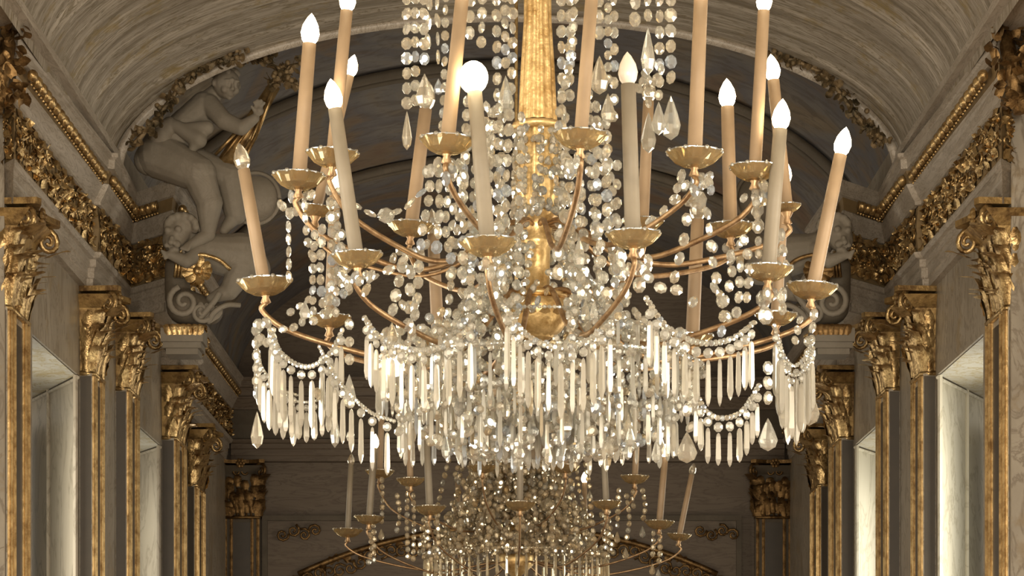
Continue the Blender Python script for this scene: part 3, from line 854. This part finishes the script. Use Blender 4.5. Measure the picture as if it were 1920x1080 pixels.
    def fringe(s, r, ypx, L, n, pr=7, bead=7, a0=0, a1=2*PI, wave=0, wn=8):
        z0 = s.q(0, ypx, 0).z
        for i in range(n):
            a = a0+(a1-a0)*i/n
            p = Vector((s.axis.x+r*math.cos(a), s.axis.y+r*math.sin(a), z0+wave*s.k*math.cos(wn*a)))
            s.rest.bead(p, Vector((0,0,1)), bead*s.k, bead*s.k*1.1, 6)
            s.rest.spear(p-Vector((0,0,bead*s.k*1.1)), L*s.k*random.uniform(.85,1.1), pr*s.k*random.uniform(.6,.85), 4)
    def ring(s, r, ypx, th, mat='brass', name='hoop'):
        z0 = s.q(0, ypx, 0).z; mb = MB()
        pts = [Vector((s.axis.x+r*math.cos(2*PI*i/64), s.axis.y+r*math.sin(2*PI*i/64), z0)) for i in range(65)]
        mb.tube(pts, .0025, 4, False)
        for (p, t) in resample(pts, th*s.k*2.3): mb.bead(p, t, th*s.k, th*s.k*1.1, 6)
        mb.build(name, s.cr, s.root)
    def finish(s, mat):
        if s.rest.v: tag(s.rest.build('prism_fringe', mat, s.root), kind='stuff')
        if s.restch.v: tag(s.restch.build('bead_strings', s.cr, s.root), kind='stuff')

c1 = Chandelier('crystal_chandelier', 'large near crystal chandelier with two tiers of candle lamps filling the middle of the hall', 1008, 10.0, M['crystal'], 600)
K1 = c1.k
# stem: fluted gilt column, collars, glass-clad lower shaft, leafy bowl
st = MB(); ax = c1.axis
def zz(py): return P(0, py, 10.0).z-ax.z
def flute(mb, prof, n=40, depth=.07, fl=10):
    vv = []; m = len(prof)
    for (r, py) in prof:
        for k in range(n):
            a = 2*PI*k/n; rr = r*K1*(1-depth*(.5+.5*math.cos(fl*a)))
            vv.append(Vector((ax.x+rr*math.cos(a), ax.y+rr*math.sin(a), ax.z+zz(py))))
    ff = [(i*n+k, i*n+(k+1)%n, (i+1)*n+(k+1)%n, (i+1)*n+k) for i in range(m-1) for k in range(n)]
    mb.add(vv, ff)
flute(st, [(24,-200),(27,40),(33,130),(38,228)], 60, .14, 12)
st.build('fluted_column', M['stem_gold'], c1.root, True)
st = MB(); st.lathe([(r*K1, zz(y)) for (r, y) in ((20,228),(47,232),(50,238),(46,244),(22,248))], ax, Vector((0,0,1)), 24)
st.build('collar', M['stem_gold'], c1.root, True); st = MB()
st.lathe([(r*K1, zz(y)) for (r, y) in ((36,392),(40,398),(40,404),(30,412),(26,440),(34,452),(34,458),(24,470),(22,540),(44,548),(56,552),(56,558),(40,562))], ax, Vector((0,0,1)), 24)
st.build('baluster', M['stem_gold'], c1.root, True)
st = MB(); flute(st, [(36,246),(38,280),(40,320),(40,360),(37,395)], 60, .08, 16); st.build('lower_shaft', M['stem_gold'], c1.root, True)
st = MB(); st.lathe([(r*K1, zz(y)) for (r, y) in ((40,560),(60,566),(62,580),(58,600),(44,622),(24,636),(6,642))], ax, Vector((0,0,1)), 28)
for i in range(14):
    a = i*2*PI/14; o = Vector((math.cos(a), math.sin(a), 0))
    st.leaf(ax+Vector((0,0,zz(634)))+o*26*K1, (Vector((0,0,1))+o*.55), o, 68*K1, 30*K1, .5, 6)
st.build('leaf_bowl', M['stem_gold'], c1.root, True)
st = MB(); st.tube([ax+Vector((0,0,zz(-200))), Vector((ax.x, ax.y, 7.28))], .012, 6); st.lathe([(.02,0),(.09,-.02),(.1,-.05),(.05,-.09),(0,-.1)], Vector((ax.x, ax.y, 7.27)), Vector((0,0,1)), 16)
st.build('hanging_rod', M['brass'], c1.root, True)

A = c1.arm
# lower tier  (cup px, candle end px, dy)
A((497,540),(457,318),-.05,0,'off',50,12.5,548,668)
A((670,490),(628,204),-.60,0,'lit',46,14,548,668,mat='candle_grey')
A((915,466),(890,172),-.85,0,'hot',52,15,548,668,mat='candle_grey')
A((1187,452),(1178,158),-.80,0,'opal',50,15,548,668,mat='candle_grey')
A((1440,514),(1463,242),-.45,0,'lit',45,14,548,668,mat='candle_grey')
A((1522,548),(1576,290),-.05,0,'lit',46,13,548,668)
A((1455,600),(1470,345),.45,0,'lit',38,11,548,668)
A((1298,640),(1308,412),.75,0,'off',38,13,548,668)
A((822,650),(812,440),.88,0,'off',38,12,548,668)
A((618,604),(628,362),.65,0,'lit',38,11,548,668)
# upper tier
A((560,342),(580,82),-.12,1,'lit',48,14,425,500)
A((623,300),(650,20),-.5,1,'lit',48,12.5,425,500)
A((838,275),(866,0),-.8,1,'lit',50,14,425,500)
A((1088,265),(1110,-10),-.85,1,'lit',50,13,425,500)
A((1302,300),(1314,0),-.72,1,'lit',51,14,425,500)
A((1415,326),(1432,20),-.4,1,'lit',46,12,425,500)
A((1475,392),(1450,150),.1,1,'lit',26,12,425,500)
A((1370,434),(1364,200),.6,1,'lit',42,13,425,500)
A((1205,424),(1216,190),.8,1,'off',38,11,425,500)
A((770,432),(798,205),.75,1,'off',42,13,425,500)
A((592,398),(655,142),.35,1,'lit',32,10,425,500)
# a cut-glass finial lamp inside the lower ring
fm = MB(); fm.ball(c1.q(741, 686, -.2), (17*K1,17*K1,20*K1), 12, 8); fm.build('inner_bulb', M['bulb'], c1.root, True)

ch = c1.chain
# strands hanging from the upper crown (left to right)
ch([(762,-30,-.55),(763,195,-.55)], 10, 1.1, 1.2, 70, 9)
ch([(778,-30,-.5),(779,190,-.5)], 9)
ch([(794,-30,-.6),(796,125,-.6)], 10, 1.1, 1.2, 62, 17)
ch([(806,-30,-.55),(802,80,-.55)], 7, 1.1, 2.2)
ch([(819,-30,-.4),(822,140,-.4)], 5.5, 1.15, 2.6, 30, 9)
ch([(836,-30,-.5),(833,140,-.5),(828,250,-.5)], 8)
ch([(882,-30,-.6),(880,80,-.6)], 10)
ch([(905,-30,-.5),(902,90,-.5)], 9)
ch([(876,190,-.6),(872,300,-.55),(868,440,-.5)], 9, 1.05)
ch([(930,-30,-.3),(932,150,-.3),(928,250,-.25)], 10)
ch([(946,-30,-.35),(948,130,-.35)], 9, 1.1, 1.2, 70, 15)
ch([(962,-30,-.2),(960,120,-.25),(955,200,-.25)], 10)
ch([(912,200,-.6),(925,215,-.5),(938,195,-.4)], 10)
ch([(935,205,-.45),(932,330,-.4),(938,450,-.4)], 10, 1.2)
ch([(955,215,-.4),(950,320,-.4),(948,440,-.4)], 10, 1.1)
ch([(917,240,-.5),(918,440,-.5)], 10)
ch([(1052,-30,-.3),(1054,260,-.3)], 10)
ch([(1070,-30,-.35),(1068,180,-.35)], 10)
ch([(1078,-30,-.4),(1070,110,-.4),(1050,200,-.4),(1048,260,-.4)], 9)
ch([(1122,-30,-.5),(1124,90,-.5)], 11, 1.1, 1.2, 70, 17)
ch([(1140,-30,-.5),(1140,165,-.5)], 8, 1.1, 1.2, 55, 14)
ch([(1150,-30,-.45),(1152,90,-.45),(1150,240,-.4)], 9, 1.3)
ch([(1118,200,-.5),(1120,300,-.5),(1118,440,-.45)], 10, 1.1)
ch([(1137,230,-.5),(1138,430,-.45)], 10, 1.02)
ch([(1157,310,-.5),(1158,420,-.5),(1170,440,-.5)], 9, 1.5, 1.25)
ch([(1192,-30,-.5),(1190,60,-.5)], 12, 1.05)
ch([(1215,-30,-.55),(1215,40,-.55)], 9, 1.1, 1.4, 85, 13)
ch([(1237,-30,-.5),(1236,130,-.5),(1232,150,-.5)], 10)
ch([(1257,-30,-.5),(1258,165,-.5)], 11, 1.05, 1.2, 80, 18)
ch([(1240,130,-.55),(1235,180,-.55)], 8, 1.1, 1.3, 60, 13)
ch([(1215,150,-.3),(1216,200,-.3)], 8, 1.1, 1.2, 75, 14)
ch([(1210,140,-.3),(1195,170,-.4)], 10)
# draped strands between the tiers
ch([(665,385,-.55),(704,404,-.5),(726,403,-.45),(760,388,-.4),(800,352,-.35)], 6, 1.08, 2.6)
c1.chain([(724,404,-.46),(726,405,-.46)], 15, 3, 1.1)
ch([(800,322,-.4),(806,360,-.4),(792,430,-.4),(788,480,-.4)], 9.5, 1.12)
ch([(822,320,-.45),(824,400,-.45),(818,470,-.45)], 11, 1.0)
ch([(848,330,-.4),(850,400,-.4),(846,440,-.4),(845,520,-.4)], 9.5, 1.25)
ch([(842,350,-.4),(835,420,-.4),(843,480,-.4)], 9.5)
ch([(862,310,-.5),(870,400,-.5),(866,520,-.5)], 11, 1.0)
ch([(1285,348,-.6),(1264,376,-.55),(1242,398,-.5),(1215,416,-.45),(1190,425,-.4)], 9.5, 1.35, 1.35)
ch([(1291,375,-.6),(1284,440,-.6),(1270,500,-.55),(1258,545,-.5)], 10, 1.35, 1.3)
ch([(1326,400,-.5),(1332,450,-.5),(1338,500,-.5),(1350,545,-.5)], 9, 1.2, 1.35)
ch([(1312,340,-.6),(1308,380,-.6)], 18, .9, 1.0); ch([(1302,345,-.6),(1300,395,-.6)], 11)
ch([(1058,370,-.4),(1060,420,-.4),(1048,450,-.4),(1046,520,-.4)], 12)
ch([(1088,360,-.4),(1086,430,-.4)], 10, 1.1, 1.2, 60, 12)
ch([(1088,490,-.4),(1090,560,-.4)], 10)
ch([(1125,430,-.5),(1128,500,-.5),(1140,560,-.5)], 10)
ch([(1165,480,-.7),(1170,560,-.7)], 11); ch([(1195,470,-.7),(1200,560,-.7)], 12, 1.0)
ch([(1215,520,-.6),(1240,540,-.6),(1290,545,-.6)], 10)
ch([(543,400,-.3),(545,412,-.3)], 9)
ch([(541,425,-.3),(542,540,-.3)], 6, .95, 2.0)
ch([(571,385,-.2),(575,440,-.2),(590,500,-.2)], 8)
for (x, y0, y1, b) in ((590,440,610,8),(604,430,600,9),(618,355,600,10),(632,360,590,8),(640,440,560,9),(650,500,560,10)):
    ch([(x, y0, -.35), (x+random.uniform(-6,6), (y0+y1)/2, -.35), (x+random.uniform(-4,8), y1, -.4)], b, 1.02)
ch([(545,585,-.2),(580,560,-.2),(590,530,-.2)], 7); ch([(510,620,-.1),(560,610,-.15),(575,580,-.2)], 8)
ch([(700,520,-.5),(740,500,-.5),(765,480,-.5)], 8, 1.2, 1.6)
ch([(755,500,-.45),(745,540,-.45),(735,590,-.45)], 11, 1.0, 1.2, 40, 12)
ch([(770,510,-.45),(768,560,-.45),(765,610,-.45)], 11); ch([(785,500,-.45),(782,560,-.45),(772,625,-.45)], 10)
ch([(1424,365,-.4),(1420,400,-.4),(1424,450,-.4)], 12, .95); ch([(1418,380,-.45),(1424,500,-.45)], 8)
ch([(1466,440,-.3),(1470,480,-.3),(1482,520,-.3)], 10); ch([(1455,450,-.3),(1462,520,-.3)], 8)
ch([(1370,480,-.5),(1372,520,-.5),(1360,560,-.5),(1352,630,-.5)], 9.5); ch([(1388,500,-.5),(1385,560,-.5),(1378,600,-.5)], 9.5)
ch([(1340,540,-.5),(1358,580,-.5),(1372,610,-.5)], 9, 1.1, 1.4)
ch([(1432,560,-.45),(1436,600,-.45)], 17, .9, 1.0)
ch([(1395,450,-.5),(1405,500,-.5),(1400,560,-.5)], 9)
ch([(1526,590,-.1),(1522,630,-.1),(1520,700,-.1)], 8, 1.0, 1.5); ch([(1500,600,-.2),(1488,650,-.25)], 8)
ch([(655,608,-.5),(655,690,-.5)], 9, 1.45, 1.2, 62, 13); ch([(485,610,-.1),(490,640,-.1),(520,640,-.2)], 11, .95)
ch([(500,605,-.1),(512,635,-.1)], 10); ch([(480,620,-.1),(482,760,-.1)], 9, 1.0, 1.3, 70, 12)
ch([(625,690,-.3),(628,760,-.3)], 6, 1.1, 1.8, 70, 9)
ch([(1440,690,-.4),(1440,770,-.4)], 11, 1.02, 1.2, 60, 18); ch([(1516,640,-.1),(1517,715,-.1)], 9, 1.0, 1.2, 72, 21)
ch([(1290,740,-.6),(1288,795,-.6)], 11, 1.0, 1.2, 56, 19)
# swags with prisms
sw = c1.swag
sw([(505,618,-.2),(530,665,-.35),(575,688,-.4),(618,664,-.45),(645,612,-.5)], 12, 82, 8, 5.5, 8, lambda t: 1.0+.15*math.sin(PI*t))
sw([(480,640,-.05),(492,690,-.15),(525,728,-.25),(560,742,-.3)], 8, 76, 7, 3, 8)
sw([(520,725,-.3),(555,752,-.35),(600,748,-.4),(632,712,-.42)], 9, 55, 6, 3, 8)
sw([(683,596,-.55),(712,632,-.65),(770,655,-.75),(830,650,-.8),(892,606,-.85)], 12, 84, 8, 6, 7)
sw([(945,575,-.9),(985,625,-.95),(1035,650,-.98),(1095,642,-.95),(1152,600,-.9)], 12, 96, 8, 6, 7.5)
sw([(1212,560,-.85),(1250,612,-.8),(1310,642,-.75),(1370,636,-.7),(1415,604,-.6)], 12, 84, 9, 6, 7.5)
sw([(1452,610,-.3),(1466,660,-.25),(1486,686,-.22),(1508,672,-.18),(1524,640,-.12)], 8, 108, 7, 4.5, 9, lambda t: .9+.3*math.sin(PI*t))
sw([(1462,640,-.3),(1474,690,-.28),(1490,704,-.24),(1510,690,-.2),(1526,650,-.14)], 6, 96, 6, 4, 9)
sw([(1300,726,-.62),(1322,768,-.64),(1350,784,-.65),(1390,772,-.62),(1425,720,-.56)], 9, 62, 8.5, 5.5, 8)
sw([(598,650,-.42),(636,715,-.5),(690,770,-.58),(740,790,-.6)], 8, 78, 8, 4, 7)
# lower body: hoops with fringes and net of strings
c1.ring(.62, 690, 5); c1.ring(.40, 770, 5); c1.ring(.18, 752, 4); c1.ring(.30, 600, 4)
c1.fringe(.60, 690, 78, 64, 6.5, 7, 0, 2*PI, 10, 9)
c1.fringe(.50, 745, 66, 54, 6.5, 7, 0, 2*PI, 8, 8)
c1.fringe(.52, 790, 62, 44, 6.5, 7, .3, 2*PI+.3, 8, 8)
c1.fringe(.36, 745, 70, 40, 7, 7)
c1.fringe(.30, 800, 62, 30, 7, 7)
c1.fringe(.19, 758, 86, 26, 10, 6)
c1.fringe(.15, 770, 88, 20, 10, 6)
c1.fringe(.09, 832, 40, 16, 8, 6)
c1.fringe(.55, 640, 80, 34, 6.5, 7, -PI*.38, PI*1.38, 14, 7)
def strings(c, n, rA, yA, rB, yB, sag, bead=9, a0=0, gap=1.15):
    for i in range(n):
        a = a0+2*PI*i/n+random.uniform(-.06,.06); pts = []
        if c.Y < 12 and yA < 620 and math.sin(a) < 0 and abs(math.cos(a))*max(rA, rB) < .12 and yA > 300: continue
        for j in range(5):
            t = j/4; r = rA+(rB-rA)*t; py = yA+(yB-yA)*t+sag*math.sin(PI*t)
            x = c.axis.x+r*math.cos(a); y = c.axis.y+r*math.sin(a); z = EYE+(CY-py)/F*c.Y
            pts.append(Vector((x, y, z)))
        line = crom(pts, 6); rr = bead*c.k
        for (p, t) in resample(line, rr*2.4*gap): c.restch.bead(p, t, rr*random.uniform(.8,1.1), rr*1.15, 6)
strings(c1, 16, .09, 400, .30, 600, 60, 9.5)
strings(c1, 20, .30, 600, .62, 690, 30, 9)
strings(c1, 18, .62, 700, .18, 850, 50, 9)
strings(c1, 14, .40, 600, .5, 760, 0, 9)
strings(c1, 12, .25, 560, .25, 760, 0, 10)
strings(c1, 14, .12, 470, .62, 640, 60, 9)
strings(c1, 9, .085, 250, .095, 395, 0, 7)
strings(c1, 10, .45, 640, .45, 800, 0, 9)
strings(c1, 10, .26, 250, .34, 600, 0, 9.5, .1)
for xx in (-105,-88,-66,60,76,98,120): c1.chain([(1008+xx+random.uniform(-4,4), 150+random.uniform(0,160), -.15), (1008+xx*1.1, 400, -.2), (1008+xx*1.25, 585, -.3)], 9.5, 1.05)
for i in range(95):   # cut drops clothing the lower shaft and the leafy bowl
    y = random.uniform(246, 408) if i < 78 else random.uniform(470, 600)
    a = random.uniform(PI*1.08, PI*1.92); rr = (46 if i < 78 else 70)*K1
    p = Vector((ax.x+rr*math.cos(a), ax.y+rr*math.sin(a), P(0, y, 10.0).z))
    c1.restch.bead(p, Vector((random.uniform(-.6,.6),0,1)), random.uniform(4.5,7.5)*K1, random.uniform(6,11)*K1, 6)
# bottom dish
bd = MB(); bd.lathe([(r*K1, zz(y)) for (r, y) in ((0,862),(14,860),(40,846),(62,826),(70,812),(66,812),(52,828),(30,842),(0,850))], ax, Vector((0,0,1)), 24)
bd.build('bottom_dish', M['crystal_bright'], c1.root)
# crystal clusters under the pans
random.seed(11)
for (x, y, dy) in ((560,366,-.12),(670,512,-.6),(915,492,-.85),(1187,480,-.8),(1440,545,-.45),(1302,325,-.72),(1415,348,-.4),(770,455,.75),(1370,455,.6),(838,302,-.8),(1088,290,-.85)):
    for i in range(9):
        p = c1.q(x+random.uniform(-34,34), y+random.uniform(0,34), dy+random.uniform(-.06,.06))
        c1.restch.bead(p, Vector((random.uniform(-.5,.5),0,1)), 8*K1, random.uniform(9,14)*K1, 6)
for i in range(260):   # loose-looking pendants filling the basket
    x = random.gauss(1000, 135); y = random.uniform(545, 830); r_ = random.uniform(.1,.5)
    p = c1.q(x, y, -r_)
    if abs(x-1016) < 48 and y < 665: continue
    if random.random() < .6: c1.restch.bead(p, Vector((random.uniform(-1,1),0,1)), random.uniform(7,11)*K1, random.uniform(9,14)*K1, 6)
    else: c1.restch.drop(p, random.uniform(30,48)*K1, random.uniform(7,11)*K1, 6)
c1.finish(M['crystal_bright'])

# ---- second chandelier, farther down the hall
c2 = Chandelier('crystal_chandelier', 'smaller-looking far crystal chandelier hanging low behind the large one', 968, 18.0, M['crystal_far'], 1000)
K2 = c2.k; ax2 = c2.axis
B = c2.arm
B((652,1000),(658,872),-.1,0,'off',27,5.5,1060,1075,mat='candle_grey')
B((692,976),(702,840),-.5,0,'lit',27,6.5,1060,1075,mat='candle_grey')
B((806,958),(800,825),-.9,0,'off',29,7,1060,1075,mat='candle_grey')
B((975,950),(975,815),-1.1,0,'off',29,6,1060,1075,mat='candle_grey')
B((1137,948),(1131,830),-.95,0,'off',27,6,1060,1075,mat='candle_grey')
B((1236,985),(1247,857),-.45,0,'lit',27,6.5,1060,1075)
B((1273,1008),(1297,890),.1,0,'off',22,5.5,1060,1075)
B((1097,1015),(1096,905),.9,0,'lit',20,5,1060,1075)
B((860,1015),(858,905),.95,0,'off',20,5,1060,1075)
B((712,890),(716,760),.3,1,'off',26,6,990,995)
B((770,905),(764,770),-.6,1,'off',26,6,990,995)
B((905,880),(905,750),-.8,1,'off',26,6,990,995)
B((1060,880),(1062,750),-.8,1,'off',26,6,990,995)
B((1190,900),(1196,780),-.5,1,'off',26,6,990,995)
st = MB(); st.lathe([(r*K2, (1000-y)*K2) for (r, y) in ((0,700),(14,720),(18,860),(26,866),(26,872),(16,880),(20,960),(30,966),(30,972),(16,980),(18,1030),(34,1040),(32,1060),(10,1080),(0,1085))], ax2, Vector((0,0,1)), 20)
st.tube([ax2+Vector((0,0,300*K2)), Vector((ax2.x, ax2.y, 7.2))], .012, 6)
st.build('stem', M['stem_gold'], c2.root, True)
c2.ring(.62, 1040, 3); c2.ring(.35, 985, 3); c2.ring(.25, 880, 3)
random.seed(5)
for i in range(46):
    a = random.uniform(0, 2*PI); r = random.uniform(.1,.45)
    x = 968+math.cos(a)*r/K2; dy = math.sin(a)*r; y0 = random.uniform(780, 880); y1 = y0+random.uniform(80, 150)
    c2.chain([(x, y0, dy), (x+random.uniform(-6,6)+math.cos(a)*14, (y0+y1)/2, dy), (x+math.cos(a)*30, y1, dy)], random.uniform(4.5,6), 1.1, 1.2, random.choice((0,24,30)))
for (x, y0, y1, dy) in ((692,990,1060,-.5),(700,985,1050,-.5),(716,900,985,-.3),(745,930,1000,-.5),(765,900,1050,-.6),(775,930,1060,-.6),(806,970,1050,-.9),(818,965,1045,-.9),(1137,960,1040,-.9),(1160,920,990,-.6),(1175,930,1020,-.6),(1190,910,960,-.5),(1236,1000,1060,-.45),(1225,1000,1050,-.45),(1205,920,980,-.4)):
    c2.chain([(x,y0,dy),(x+random.uniform(-5,5),(y0+y1)/2,dy),(x+random.uniform(-3,3),y1,dy)], 5, 1.05, 1.2, random.choice((0,22)))
strings(c2, 18, .2, 880, .62, 1040, 40, 5.5); strings(c2, 16, .12, 900, .35, 985, 30, 5.5); strings(c2, 16, .35, 985, .62, 1045, 20, 5.5)
strings(c2, 16, .1, 800, .25, 880, 10, 5.5); strings(c2, 20, .3, 900, .4, 1040, 0, 5.5); strings(c2, 20, .62, 960, .66, 1050, 0, 5.5)
for i in range(1100):
    a = random.uniform(PI, 2*PI); r = random.uniform(.1,.6)
    y = random.uniform(860, 1040)
    if r > .30+(y-860)/200*.35: continue
    p = Vector((ax2.x+r*math.cos(a), ax2.y+r*math.sin(a), EYE+(CY-y)/F*18))
    c2.restch.bead(p, Vector((random.uniform(-1,1),0,1)), random.uniform(4.5,6.5)*K2, random.uniform(6,9)*K2, 6)
c2.fringe(.62, 1045, 45, 60, 4, 5)
c2.finish(M['crystal_far'])
